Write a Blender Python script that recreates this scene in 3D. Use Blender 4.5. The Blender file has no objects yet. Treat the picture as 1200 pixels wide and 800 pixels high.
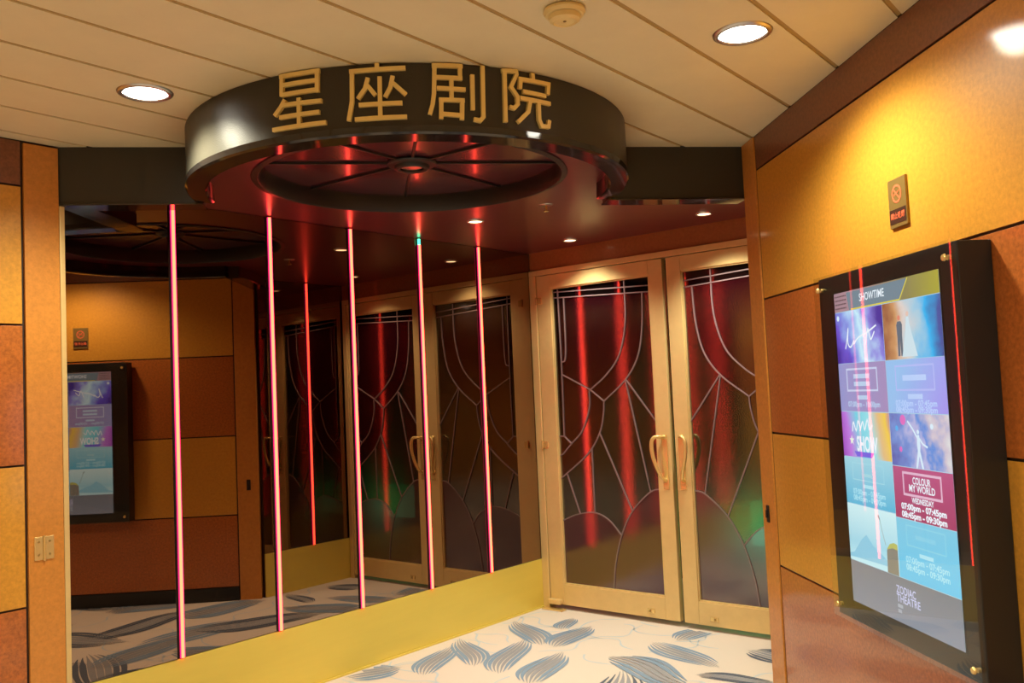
import bpy, bmesh, math, random
from mathutils import Vector, Matrix
from mathutils.geometry import tessellate_polygon
random.seed(7)
sc = bpy.context.scene
COL = sc.collection
R = math.radians

# ------------------------------------------------------------------ materials
def lin(c): return tuple(((v / 255) / 12.92 if v / 255 <= .04045 else ((v / 255 + .055) / 1.055) ** 2.4) for v in c)
def nodes_of(m):
    m.use_nodes = True
    return m.node_tree.nodes, m.node_tree.links, m.node_tree.nodes['Principled BSDF']
def mat(name, col, rough=.5, metal=0., spec=.5, coat=0., coat_rough=.1, speck=0., scale=80., bump=0., bscale=200., stretch=(1, 1, 1)):
    m = bpy.data.materials.new(name); n, l, p = nodes_of(m)
    p.inputs['Base Color'].default_value = (*col, 1)
    p.inputs['Roughness'].default_value = rough; p.inputs['Metallic'].default_value = metal
    p.inputs['Specular IOR Level'].default_value = spec
    p.inputs['Coat Weight'].default_value = coat; p.inputs['Coat Roughness'].default_value = coat_rough
    if speck or bump:
        tc = n.new('ShaderNodeTexCoord'); mp = n.new('ShaderNodeMapping'); mp.inputs['Scale'].default_value = stretch
        l.new(tc.outputs['Object'], mp.inputs['Vector'])
    if speck:
        t = n.new('ShaderNodeTexNoise'); t.inputs['Scale'].default_value = scale; t.inputs['Detail'].default_value = 5
        t.inputs['Roughness'].default_value = .7
        l.new(mp.outputs[0], t.inputs['Vector'])
        r = n.new('ShaderNodeValToRGB'); r.color_ramp.elements[0].position = .3; r.color_ramp.elements[1].position = .7
        r.color_ramp.elements[0].color = (*[max(0, v * (1 - speck)) for v in col], 1)
        r.color_ramp.elements[1].color = (*[min(1, v * (1 + speck)) for v in col], 1)
        l.new(t.outputs['Fac'], r.inputs[0]); l.new(r.outputs[0], p.inputs['Base Color'])
    if bump:
        t2 = n.new('ShaderNodeTexNoise'); t2.inputs['Scale'].default_value = bscale; t2.inputs['Detail'].default_value = 2
        l.new(mp.outputs[0], t2.inputs['Vector'])
        b = n.new('ShaderNodeBump'); b.inputs['Strength'].default_value = bump; b.inputs['Distance'].default_value = .002
        l.new(t2.outputs['Fac'], b.inputs['Height']); l.new(b.outputs[0], p.inputs['Normal'])
    return m
def emis(name, col, s):
    m = bpy.data.materials.new(name); n, l, p = nodes_of(m)
    p.inputs['Base Color'].default_value = (.02, .02, .02, 1)
    p.inputs['Emission Color'].default_value = (*col, 1); p.inputs['Emission Strength'].default_value = s
    return m

M = {}
M['ceiling'] = mat('ceiling_paint', (.78, .715, .475), .55, speck=.03, scale=6)
M['seam'] = mat('ceiling_seam', (.42, .29, .10), .6)
M['lam_light'] = mat('laminate_light', (.66, .31, .038), .42, coat=.9, coat_rough=.10, speck=.16, scale=70, spec=.3)
M['lam_dark'] = mat('laminate_dark', (.44, .125, .022), .42, coat=.9, coat_rough=.10, speck=.34, scale=75, spec=.3)
M['lam_trim'] = mat('laminate_trim', (.62, .25, .045), .42, coat=.4, coat_rough=.15, speck=.13, scale=60, spec=.3)
M['lam_band'] = mat('laminate_band', (.20, .065, .024), .45, coat=.4, coat_rough=.15, speck=.3, scale=75)
M['lam_lintel'] = mat('laminate_lintel', (.34, .12, .035), .45, coat=.3, speck=.15, scale=60)
M['joint'] = mat('joint_shadow_gap', (.035, .018, .01), .7)
M['base'] = mat('black_baseboard', (.012, .011, .010), .4)
M['vinyl'] = mat('black_vinyl', (.050, .046, .035), .34, spec=.25, bump=.35, bscale=260)
M['gloss'] = mat('gloss_black', (.012, .010, .009), .07, spec=.8, bump=.12, bscale=9)
M['softblack'] = mat('satin_black', (.012, .011, .010), .4)
M['redceil'] = mat('soffit_lacquer', (.12, .022, .030), .30, spec=.5, coat=.3, coat_rough=.2, speck=.08, scale=20)
M['disc'] = mat('medallion_lacquer', (.085, .020, .028), .25, spec=.6, coat=.6, coat_rough=.12)
M['gold'] = mat('gold_kick_metal', (.80, .63, .115), .36, metal=.25, speck=.03, scale=9, bump=.05, bscale=300, stretch=(.1, 1, 1))
M['frame'] = mat('door_gold_metal', (.78, .58, .25), .40, metal=.3, speck=.04, scale=14)
M['brass'] = mat('brass', (.86, .62, .24), .25, metal=.6)
M['sign_gold'] = mat('letter_gold', (.90, .72, .27), .4, metal=.1)
M['steel'] = mat('steel_ring', (.62, .60, .58), .28, metal=1)
M['plastic'] = mat('cream_plastic', (.80, .66, .30), .4)
M['dark_plate'] = mat('bronze_plate', (.30, .20, .06), .4, metal=.5)
M['sign_dark'] = mat('sign_dark_strip', (.05, .02, .012), .4)
M['sign_red'] = mat('sign_red_print', (.85, .16, .07), .5)
M['came'] = mat('lead_came', (.27, .19, .20), .45, metal=.3)
M['foyer'] = mat('foyer_dark_wall', (.045, .022, .024), .8)
M['foyer_floor'] = mat('foyer_carpet', (.16, .055, .06), .9)
M['lamp'] = emis('lamp_lens', (1, .93, .80), 14)
M['lamp_small'] = emis('small_lamp_lens', (1, .72, .42), 6)
M['green'] = emis('green_pixel', (.06, .9, .42), 4)
M['led_core'] = emis('led_core', (1.0, .056, .022), 12)
M['led_halo'] = emis('led_halo', (1.0, .008, .16), 2.0)
M['backlight_green'] = emis('backlight_green', (.05, .9, .35), 9)
M['foyer_red'] = emis('foyer_red', (1, .03, .10), 5)

# carpet colours
M['carpet'] = mat('carpet_cream', (.68, .595, .505), .95, spec=.1, speck=.07, scale=260, bump=.25, bscale=500)
M['leafblue'] = mat('carpet_leaf_blue', (.23, .31, .41), .95, spec=.1, speck=.12, scale=220)
M['leaftaupe'] = mat('carpet_leaf_taupe', (.31, .31, .33), .95, spec=.1, speck=.12, scale=220)
M['leafdark'] = mat('carpet_leaf_slate', (.12, .14, .18), .95, spec=.1, speck=.12, scale=220)
M['vine'] = mat('carpet_vine', (.50, .56, .60), .95, spec=.1)

def mirror_mat():
    m = bpy.data.materials.new('smoked_mirror'); n, l, p = nodes_of(m)
    p.inputs['Base Color'].default_value = (.30, .22, .17, 1); p.inputs['Metallic'].default_value = 1
    p.inputs['Roughness'].default_value = .012
    return m
M['mirror'] = mirror_mat()

def pane_mat(name, tint, gloss_rough, bump, bscale, trans, refl=.10):
    """Cast stained glass: light passes tinted, some is scattered, the rippled face reflects."""
    m = bpy.data.materials.new(name); m.use_nodes = True; n = m.node_tree.nodes; l = m.node_tree.links; n.clear()
    out = n.new('ShaderNodeOutputMaterial')
    tr = n.new('ShaderNodeBsdfTransparent'); tr.inputs[0].default_value = (*[min(1, v * 10) for v in tint], 1)
    df = n.new('ShaderNodeBsdfDiffuse'); df.inputs[0].default_value = (*tint, 1)
    tl = n.new('ShaderNodeBsdfTranslucent'); tl.inputs[0].default_value = (*[min(1, v * 6) for v in tint], 1)
    gl = n.new('ShaderNodeBsdfGlossy'); gl.inputs['Roughness'].default_value = gloss_rough; gl.inputs[0].default_value = (1, .95, .97, 1)
    m1 = n.new('ShaderNodeMixShader'); m1.inputs[0].default_value = .5; l.new(df.outputs[0], m1.inputs[1]); l.new(tl.outputs[0], m1.inputs[2])
    m2 = n.new('ShaderNodeMixShader'); m2.inputs[0].default_value = trans; l.new(m1.outputs[0], m2.inputs[1]); l.new(tr.outputs[0], m2.inputs[2])
    fr = n.new('ShaderNodeFresnel'); fr.inputs[0].default_value = 1.5
    ad = n.new('ShaderNodeMath'); ad.operation = 'ADD'; ad.inputs[1].default_value = refl; ad.use_clamp = True
    l.new(fr.outputs[0], ad.inputs[0])
    m3 = n.new('ShaderNodeMixShader'); l.new(ad.outputs[0], m3.inputs[0]); l.new(m2.outputs[0], m3.inputs[1]); l.new(gl.outputs[0], m3.inputs[2])
    if bump:
        tc = n.new('ShaderNodeTexCoord'); t = n.new('ShaderNodeTexNoise'); t.inputs['Scale'].default_value = bscale; t.inputs['Detail'].default_value = 1
        b = n.new('ShaderNodeBump'); b.inputs['Strength'].default_value = bump; b.inputs['Distance'].default_value = .004
        l.new(tc.outputs['Object'], t.inputs['Vector']); l.new(t.outputs['Fac'], b.inputs['Height'])
        l.new(b.outputs[0], gl.inputs['Normal']); l.new(b.outputs[0], fr.inputs['Normal'])
    l.new(m3.outputs[0], out.inputs[0])
    return m
M['p_clear'] = pane_mat('glass_clear_border', (.012, .006, .006), .04, .01, 60, .5, .08)
M['p_red'] = pane_mat('glass_ruby', (.030, .003, .007), .07, .045, 170, .06, .16)
M['p_green'] = pane_mat('glass_bottle_green', (.008, .016, .011), .07, .045, 170, .06, .16)
M['p_mauve'] = pane_mat('glass_mauve', (.065, .018, .026), .085, .075, 170, .06, .10)

def cover_mat():
    m = bpy.data.materials.new('clear_cover_glass'); m.use_nodes = True; n = m.node_tree.nodes; l = m.node_tree.links; n.clear()
    out = n.new('ShaderNodeOutputMaterial'); tr = n.new('ShaderNodeBsdfTransparent'); tr.inputs[0].default_value = (.95, .97, .96, 1)
    gl = n.new('ShaderNodeBsdfGlossy'); gl.inputs['Roughness'].default_value = .01
    fr = n.new('ShaderNodeFresnel'); fr.inputs[0].default_value = 1.62
    ge = n.new('ShaderNodeNewGeometry'); inv = n.new('ShaderNodeMath'); inv.operation = 'SUBTRACT'; inv.inputs[0].default_value = 1; l.new(ge.outputs['Backfacing'], inv.inputs[1])
    fm = n.new('ShaderNodeMath'); fm.operation = 'MULTIPLY'; l.new(fr.outputs[0], fm.inputs[0]); l.new(inv.outputs[0], fm.inputs[1])
    mx = n.new('ShaderNodeMixShader'); l.new(fm.outputs[0], mx.inputs[0]); l.new(tr.outputs[0], mx.inputs[1]); l.new(gl.outputs[0], mx.inputs[2])
    l.new(mx.outputs[0], out.inputs[0]); return m
M['cover'] = cover_mat()

# ------------------------------------------------------------------ mesh helpers
class MB:
    def __init__(s): s.v = []; s.f = []; s.m = []; s.mats = []
    def mi(s, m):
        if m not in s.mats: s.mats.append(m)
        return s.mats.index(m)
    def face(s, pts, m):
        i = len(s.v); s.v += [tuple(p) for p in pts]; s.f.append(tuple(range(i, i + len(pts)))); s.m.append(s.mi(m))
    def add(s, verts, faces, m):
        i = len(s.v); s.v += [tuple(p) for p in verts]; k = s.mi(m)
        for f in faces: s.f.append(tuple(i + a for a in f)); s.m.append(k)
    def box(s, x0, x1, y0, y1, z0, z1, m, bev=0.):
        bm = bmesh.new(); bmesh.ops.create_cube(bm, size=1)
        for v in bm.verts: v.co = Vector((x0 + (v.co.x + .5) * (x1 - x0), y0 + (v.co.y + .5) * (y1 - y0), z0 + (v.co.z + .5) * (z1 - z0)))
        if bev: bmesh.ops.bevel(bm, geom=bm.edges[:], offset=bev, segments=2, affect='EDGES', profile=.6)
        s.bm(bm, m)
    def bm(s, bm, m, mtx=None):
        bm.verts.index_update()
        s.add([(mtx @ v.co if mtx else v.co) for v in bm.verts], [[v.index for v in f.verts] for f in bm.faces], m); bm.free()
    def prism(s, pts, z0, z1, m):                      # polygon in xy, extruded in z
        n = len(pts)
        if sum(pts[i][0] * pts[(i + 1) % n][1] - pts[(i + 1) % n][0] * pts[i][1] for i in range(n)) < 0: pts = pts[::-1]
        v = [(p[0], p[1], z0) for p in pts] + [(p[0], p[1], z1) for p in pts]
        s.add(v, [tuple(range(n))[::-1], tuple(range(n, 2 * n))] + [(i, (i + 1) % n, n + (i + 1) % n, n + i) for i in range(n)], m)
    def lathe(s, prof, m, mtx=Matrix(), seg=40):        # profile of (r, z) round the z axis
        v = []; f = []
        for k in range(seg):
            a = 2 * math.pi * k / seg
            for r, z in prof: v.append(mtx @ Vector((r * math.cos(a), r * math.sin(a), z)))
        n = len(prof)
        for k in range(seg):
            for j in range(n - 1):
                a, b = k * n + j, ((k + 1) % seg) * n + j
                f.append((a, b, b + 1, a + 1))
        s.add(v, f, m)
    def tube(s, pts, r, m, seg=10):
        pts = [Vector(p) for p in pts]; v = []; f = []; n = len(pts)
        rs = r if isinstance(r, (list, tuple)) else [r] * n
        up = None
        for i, p in enumerate(pts):
            d = (pts[min(i + 1, n - 1)] - pts[max(i - 1, 0)]).normalized()
            if up is None:
                up = d.orthogonal().normalized()
            up = (up - d * up.dot(d)).normalized(); w = d.cross(up)
            for k in range(seg):
                a = 2 * math.pi * k / seg; v.append(p + (up * math.cos(a) + w * math.sin(a)) * rs[i])
        for i in range(n - 1):
            for k in range(seg):
                a = i * seg + k; b = i * seg + (k + 1) % seg
                f.append((a, b, b + seg, a + seg))
        f.append(tuple(range(seg))[::-1]); f.append(tuple((n - 1) * seg + k for k in range(seg)))
        s.add(v, f, m)
    def build(s, name, parent=None, mw=None, smooth=None):
        me = bpy.data.meshes.new(name); me.from_pydata(s.v, [], s.f); me.update()
        for m in s.mats: me.materials.append(m)
        me.polygons.foreach_set('material_index', s.m)
        bm = bmesh.new(); bm.from_mesh(me); bmesh.ops.remove_doubles(bm, verts=bm.verts, dist=1e-6)
        bm.to_mesh(me); bm.free()
        if smooth is not None:
            me.polygons.foreach_set('use_smooth', [True] * len(me.polygons))
            me.set_sharp_from_angle(angle=R(smooth))
        o = bpy.data.objects.new(name, me); COL.objects.link(o)
        if mw is not None: o.matrix_world = mw
        if parent is not None:
            o.parent = parent
            if mw is None: o.matrix_parent_inverse = Matrix()
        return o

def tag(o, label=None, cat=None, group=None, kind=None):
    if label: o['label'] = label
    if cat: o['category'] = cat
    if group: o['group'] = group
    if kind: o['kind'] = kind
    return o
def empty(name, mw, label=None, cat=None, group=None, kind=None):
    o = bpy.data.objects.new(name, None); COL.objects.link(o); o.matrix_world = mw; o.empty_display_size = .1
    return tag(o, label, cat, group, kind)
def frame(orig, xa):
    xa = Vector((xa[0], xa[1], 0)).normalized(); ya = Vector((-xa.y, xa.x, 0))
    return Matrix(((xa.x, ya.x, 0, orig[0]), (xa.y, ya.y, 0, orig[1]), (0, 0, 1, orig[2] if len(orig) > 2 else 0), (0, 0, 0, 1)))
def at(fr, x, y, z): return fr @ Matrix.Translation((x, y, z))
def text_mesh(body, size, m, parent, name, loc, rot=(R(90), 0, 0), align='CENTER', width=None, bold=0.):
    cu = bpy.data.curves.new(name, 'FONT'); cu.body = body; cu.size = size; cu.align_x = align; cu.align_y = 'CENTER'; cu.offset = bold
    cu.resolution_u = 3
    tmp = bpy.data.objects.new('tmp', cu); COL.objects.link(tmp)
    bpy.context.view_layer.update()
    me = bpy.data.meshes.new_from_object(tmp.evaluated_get(bpy.context.evaluated_depsgraph_get()))
    bpy.data.objects.remove(tmp)
    if width and me.vertices:
        xs = [v.co.x for v in me.vertices]; k = width / (max(xs) - min(xs))
        for v in me.vertices: v.co.x *= k
    me.materials.clear(); me.materials.append(m)
    o = bpy.data.objects.new(name, me); COL.objects.link(o); o.parent = parent; o.location = loc; o.rotation_euler = rot
    return o

# ------------------------------------------------------------------ plan of the place (metres, camera at x=y=0)
wG = 0.696060608; wR = wG - math.pi / 4 + .00717520522
dG = Vector((math.sin(wG), math.cos(wG), 0)); nG = Vector((math.cos(wG), -math.sin(wG), 0))
dR = Vector((math.sin(wR), math.cos(wR), 0)); nR = Vector((math.cos(wR), -math.sin(wR), 0))
K = Vector((.14, 5.94, 0))                     # corner between the mirror wall and the doors
CEIL, SOFF = 2.48, 2.315
FG = frame(K, dG)                              # mirror wall, x runs to the corner (negative = nearer)
FD = frame(K, nG)                              # door wall, x to the right
RW = 1.94
FT = frame(K + nG * RW, -dG)                   # mirrored return right of the doors
FR = frame(nR * 1.425, -dR)                    # right wall, x = -distance along it
A = Vector((-1.851, 3.597, 0)); B = Vector((1.099, 4.071, 0))
FF = frame(A, B - A); FLEN = (B - A).length
DC = Vector((-.39, 3.74, 0)); DR = .90         # the round canopy

# ------------------------------------------------------------------ floor with its woven leaves
def floor():
    mb = MB(); mb.box(-7.5, 2.2, -3.2, 6.6, -.06, 0, M['carpet'])
    def ok(p):
        d = p - K
        return d.dot(nG) > .03 and d.dot(dG) < -.03
    def strip(pts, ws, m, z):
        for i in range(len(pts) - 1):
            if not (ok(pts[i]) and ok(pts[i + 1])): continue
            q = []
            for j in (i, i + 1):
                t = (pts[min(j + 1, len(pts) - 1)] - pts[max(j - 1, 0)]).normalized(); nn = Vector((-t.y, t.x, 0))
                q.append((pts[j] + nn * ws[j], pts[j] - nn * ws[j]))
            mb.face([(q[0][1].x, q[0][1].y, z), (q[1][1].x, q[1][1].y, z), (q[1][0].x, q[1][0].y, z), (q[0][0].x, q[0][0].y, z)], m)
    lv = [0]
    def leaf(p0, p1, w, bend, m_out, m_in, ns=7, seg=20):
        p0 = Vector((*p0, 0)); p1 = Vector((*p1, 0)); ax = p1 - p0; L = ax.length; d = ax / L; nn = Vector((-d.y, d.x, 0))
        lv[0] += 1; zz = .0008 + (lv[0] % 9) * .0002
        for i in range(ns):
            v = -1 + 2 * (i + .5) / ns
            pts = []; ws = []
            t0 = .04 * random.random() + .10 * abs(v); t1 = 1. - .05 * random.random() - .18 * abs(v)
            for k in range(seg + 1):
                t = t0 + (t1 - t0) * k / seg
                h = w * .5 * (math.sin(math.pi * min(1, t) ** .8) ** .75 + .05)
                c = bend * (math.sin(2 * math.pi * t) * .6 + math.sin(math.pi * t) * .5)
                pts.append(p0 + d * (L * t) + nn * (v * h + c))
                e = min(1, min(k, seg - k) / 5.)
                ws.append(h / ns * (.84 + .08 * math.sin(9 * t + i)) * (.25 + .75 * e))
            strip(pts, ws, m_in if abs(v) < .38 else m_out, zz)
    def vine(p, a, n):
        pts = []; p = Vector((*p, 0)); ph = random.random() * 6
        for k in range(n):
            pts.append(p.copy()); aa = a + .7 * math.sin(k * .30 + ph) + .25 * math.sin(k * .62 + ph * 2); p = p + Vector((math.cos(aa), math.sin(aa), 0)) * .022
        strip(pts, [.0035 + .0025 * math.sin(k * .4) ** 2 for k in range(n)], M['vine'], .0005)
    seen = [((-.92, 4.62), (-.64, 4.76), .26, .01), ((-.52, 4.58), (-.41, 5.13), .17, .03), ((-.27, 4.70), (-.38, 5.27), .17, -.03),
            ((-.14, 4.55), (.0, 5.22), .18, .04), ((.09, 5.02), (-.07, 5.62), .18, -.03), ((.01, 4.38), (.20, 4.92), .2, .03),
            ((.15, 4.98), (.40, 5.42), .19, .03), ((.42, 4.78), (.78, 4.2), .25, .05), ((.69, 5.02), (.96, 4.48), .19, -.02),
            ((.83, 5.0), (1.12, 5.3), .17, .02), ((1.16, 4.78), (1.36, 4.5), .2, .01), ((.80, 4.42), (1.2, 4.22), .12, .02),
            ((.22, 5.34), (.30, 5.62), .12, .02)]
    mids = []
    for i, (a, b, w, k) in enumerate(seen):
        leaf(a, b, w, k, M['leafdark'] if i in (10, 11) else M['leafblue'], M['leaftaupe']); mids.append(((a[0] + b[0]) / 2, (a[1] + b[1]) / 2))
    tries = 0
    while tries < 1500:
        tries += 1
        x, y = random.uniform(-4.5, 1.5), random.uniform(-1.5, 5.0)
        if not ok(Vector((x, y, 0))) or min((x - a) ** 2 + (y - b) ** 2 for a, b in mids) < .40 ** 2: continue
        if y > 4.2 and x > -.6: continue
        a = random.choice((.5, 2.2, 1.2, 2.7)) + random.uniform(-.35, .35); L = random.uniform(.65, .95)
        dx, dy = math.cos(a) * L / 2, math.sin(a) * L / 2
        leaf((x - dx, y - dy), (x + dx, y + dy), random.uniform(.24, .34), random.uniform(-.06, .06), random.choice((M['leafblue'], M['leafdark'], M['leafdark'])), M['leaftaupe']); mids.append((x, y))
    for k in range(24): vine((random.uniform(-1, 1.1), random.uniform(4.1, 5.5)), random.choice((.6, 2.3)), random.randint(24, 60))
    for k in range(90): vine((random.uniform(-4, 1.2), random.uniform(-1, 4.4)), random.choice((.6, 2.3)), random.randint(24, 60))
    tag(mb.build('floor'), 'cream carpet woven with blue grey striped leaves and wavy lines', kind='structure')
floor()
mb = MB(); mb.prism([(K + nG * a + dG * b)[:2] for a, b in ((-.3, .09), (2.6, .09), (2.6, 3.2), (-.3, 3.2))], -.06, -.002, M['foyer_floor'])
tag(mb.build('floor_foyer'), kind='structure')

# ------------------------------------------------------------------ lobby ceiling of long planks
def lobby_ceiling():
    w = R(37.8); d = Vector((math.sin(w), math.cos(w), 0)); n = Vector((math.cos(w), -math.sin(w), 0)); pitch = .2895
    mb = MB()
    bounds = [(K, nG), (A, Vector((B.y - A.y, -(B.x - A.x), 0)).normalized()), (nR * 1.425, -nR), (Vector((0, -3, 0)), Vector((0, 1, 0)))]
    # plane 2 keeps the viewer's side of the header beam
    i0 = -3.270 - pitch * 14
    for i in range(44):
        o0 = i0 + pitch * i
        mid = n * o0
        for (lo, hi, z0, m) in ((.0085, pitch - .0085, CEIL, M['ceiling']), (-.009, .009, CEIL + .004, M['seam'])):
            pts = [n * (o0 + lo) + d * -9, n * (o0 + hi) + d * -9, n * (o0 + hi) + d * 9, n * (o0 + lo) + d * 9]
            for (q, nn) in bounds:
                out = []
                for k in range(len(pts)):
                    a, b = pts[k], pts[(k + 1) % len(pts)]; da, db = (a - q).dot(nn), (b - q).dot(nn)
                    if da >= 0: out.append(a)
                    if da * db < 0: out.append(a + (b - a) * (da / (da - db)))
                pts = out
                if len(pts) < 3: break
            if len(pts) >= 3: mb.prism([(p.x, p.y) for p in pts], z0, CEIL + .03, m)
    tag(mb.build('ceiling'), 'cream ceiling of long planks', kind='structure')
lobby_ceiling()

# ------------------------------------------------------------------ round canopy with the gold characters
def arc_angles():
    # where the circle meets the header beam
    f = (B - A).normalized(); pn = Vector((f.y, -f.x, 0)); h = (A - DC).dot(pn)     # negative: beam lies behind the centre
    half = math.sqrt(DR * DR - h * h); foot = DC + pn * h
    p0, p1 = foot - f * half, foot + f * half
    a0 = math.atan2(p0.y - DC.y, p0.x - DC.x); a1 = math.atan2(p1.y - DC.y, p1.x - DC.x)
    if a0 > 0: a0 -= 2 * math.pi
    return a0, a1, p0, p1
a0, a1, P0, P1 = arc_angles()
def arc_pts(r, n=72): return [DC + Vector((math.cos(a0 + (a1 - a0) * k / n), math.sin(a0 + (a1 - a0) * k / n), 0)) * r for k in range(n + 1)]
def arc_sweep(mb, prof, m, n=96):
    v = []; f = []; c = len(prof)
    for k in range(n + 1):
        a = a0 + (a1 - a0) * k / n
        for r, z in prof: v.append((r * math.cos(a), r * math.sin(a), z))
    for k in range(n):
        for j in range(c):
            i, jn = k * c + j, k * c + (j + 1) % c
            f.append((i, i + c, jn + c, jn))
    f.append(tuple(range(c))); f.append(tuple(n * c + j for j in range(c))[::-1])
    mb.add(v, f, m)
canopy = empty('sign_canopy', Matrix.Translation(DC), 'round black canopy under the ceiling carrying four gold Chinese characters', 'sign')
mb = MB(); arc_sweep(mb, [(DR - .05, CEIL - .002), (DR - .05, 2.272), (DR, 2.272), (DR, CEIL - .002)], M['vinyl']); mb.build('fascia', canopy, smooth=30)
mb = MB(); arc_sweep(mb, [(DR - .075, 2.316), (DR - .078, 2.246), (DR - .070, 2.240), (DR - .004, 2.246), (DR + .004, 2.252), (DR + .004, 2.2735), (DR - .05, 2.2735), (DR - .052, 2.316)], M['gloss']); mb.build('rim', canopy, smooth=30)
GLYPHS = [
 [[(-21.12,2.4755),(-21.29,2.4029)],[(-21.68,2.4693),(-12.39,2.4689)],[(-12.89,2.4754),(-13.06,2.3993)],[(-21.27,2.4075),(-13.04,2.4075)],[(-21.21,2.4392),(-12.97,2.4386)],[(-20.52,2.3902),(-21.6,2.3672),(-23.22,2.3425)],[(-21.26,2.3728),(-12.13,2.3690)],[(-21.99,2.3338),(-12.69,2.333)],[(-23.79,2.2967),(-11.3,2.2961)],[(-17.25,2.3889),(-17.34,2.2965)]],
 [[(-.32,2.477),(-.38,2.4562)],[(-6.04,2.4544),(5.45,2.4586)],[(-5.5,2.4538),(-5.67,2.3562),(-6.48,2.2933)],[(.14,2.4326),(-.01,2.2983)],[(-2.24,2.4304),(-2.91,2.3952),(-4.44,2.3632)],[(-2.4,2.4052),(-.84,2.3723)],[(2.79,2.4332),(2.23,2.3956),(1.11,2.3647)],[(2.74,2.4101),(5.32,2.3713)],[(-4.3,2.3428),(4.55,2.3442)],[(-5.21,2.2968),(5.4,2.2986)]],
 [[(10.81,2.4677),(17.2,2.4692)],[(16.65,2.4717),(16.52,2.4216)],[(11.24,2.4288),(17.03,2.4285)],[(11.34,2.4679),(11.02,2.3737),(10.67,2.3398),(10.01,2.306)],[(11.68,2.393),(17.62,2.3915)],[(14.71,2.4244),(14.61,2.3563)],[(12.47,2.3573),(12.3,2.2918)],[(11.99,2.355),(17.33,2.3554)],[(16.83,2.355),(16.61,2.291)],[(12.35,2.3087),(16.64,2.3055)],[(19.2,2.4436),(19.01,2.3258)],[(21.5,2.4767),(21.23,2.3046),(20.54,2.2919),(19.15,2.2948)]],
 [[(26.47,2.4744),(26.21,2.2938)],[(25.85,2.4675),(29.23,2.4713),(29.29,2.4604),(27.81,2.4159),(29.27,2.386),(29.28,2.3598),(28.35,2.3441),(27.29,2.3475)],[(33.36,2.4743),(33.39,2.4522)],[(30.27,2.4485),(29.99,2.4137)],[(29.79,2.4475),(37.56,2.4476),(37.24,2.4109)],[(30.7,2.4064),(36.67,2.4036)],[(29.89,2.3828),(37.84,2.3798)],[(32.46,2.3794),(31.83,2.3385),(29.14,2.2985)],[(34.63,2.3733),(34.6,2.3178),(35.21,2.297),(36.99,2.2987),(37.33,2.3218)]]]
def stroke_outline(pts, w):
    n = len(pts); left = []; right = []
    for i in range(n):
        d0 = (pts[i] - pts[i - 1]).normalized() if i else None; d1 = (pts[i + 1] - pts[i]).normalized() if i < n - 1 else None
        d0 = d0 or d1; d1 = d1 or d0
        t = (d0 + d1).normalized(); nn = Vector((-t.y, t.x)); k = w / max(.5, nn.dot(Vector((-d1.y, d1.x))))
        left.append(pts[i] + nn * k); right.append(pts[i] - nn * k)
    return left, right
for gi, g in enumerate(GLYPHS):
    mb = MB()
    for s in g:
        pts = [Vector((R(a) * DR, z)) for a, z in s]
        dense = [pts[0]]                                   # follow the curve of the drum
        for p, q in zip(pts, pts[1:]):
            k = max(1, int((q - p).length / .02)); dense += [p + (q - p) * (j / k) for j in range(1, k + 1)]
        l_, r_ = stroke_outline(dense, .0068)
        def drum(p, r): a = p.x / DR; return (r * math.sin(a), -r * math.cos(a), p.y)
        n = len(dense); r0, r1 = DR - .002, DR + .012
        v = [drum(p, r0) for p in l_] + [drum(p, r0) for p in r_] + [drum(p, r1) for p in l_] + [drum(p, r1) for p in r_]
        f = []
        for i in range(n - 1):
            f += [(2 * n + i, 2 * n + i + 1, 3 * n + i + 1, 3 * n + i)[::-1], (i, i + 1, 2 * n + i + 1, 2 * n + i)[::-1], (n + i, n + i + 1, 3 * n + i + 1, 3 * n + i)]
        f += [(0, n, 3 * n, 2 * n)[::-1], (n - 1, 2 * n - 1, 4 * n - 1, 3 * n - 1)]
        mb.add(v, f, M['sign_gold'])
    mb.build('character', canopy)

# header beam, left and right of the canopy
f_ = (B - A).normalized(); xl = (P0 - A).dot(f_); xr = (P1 - A).dot(f_)
hb = MB()
for x0, x1 in ((0.0, xl + .03), (xr - .03, FLEN + .005)):
    hb.box(x0, x1, 0, .07, 2.241, CEIL - .001, M['vinyl'], .002)
    hb.box(x0 + .002, x1, -.012, .10, 2.236, 2.2435, M['gloss'], .001)
o = hb.build('trim_1', mw=FF); tag(o, 'black vinyl header beam over the entrance on both sides of the canopy', kind='structure')

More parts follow.
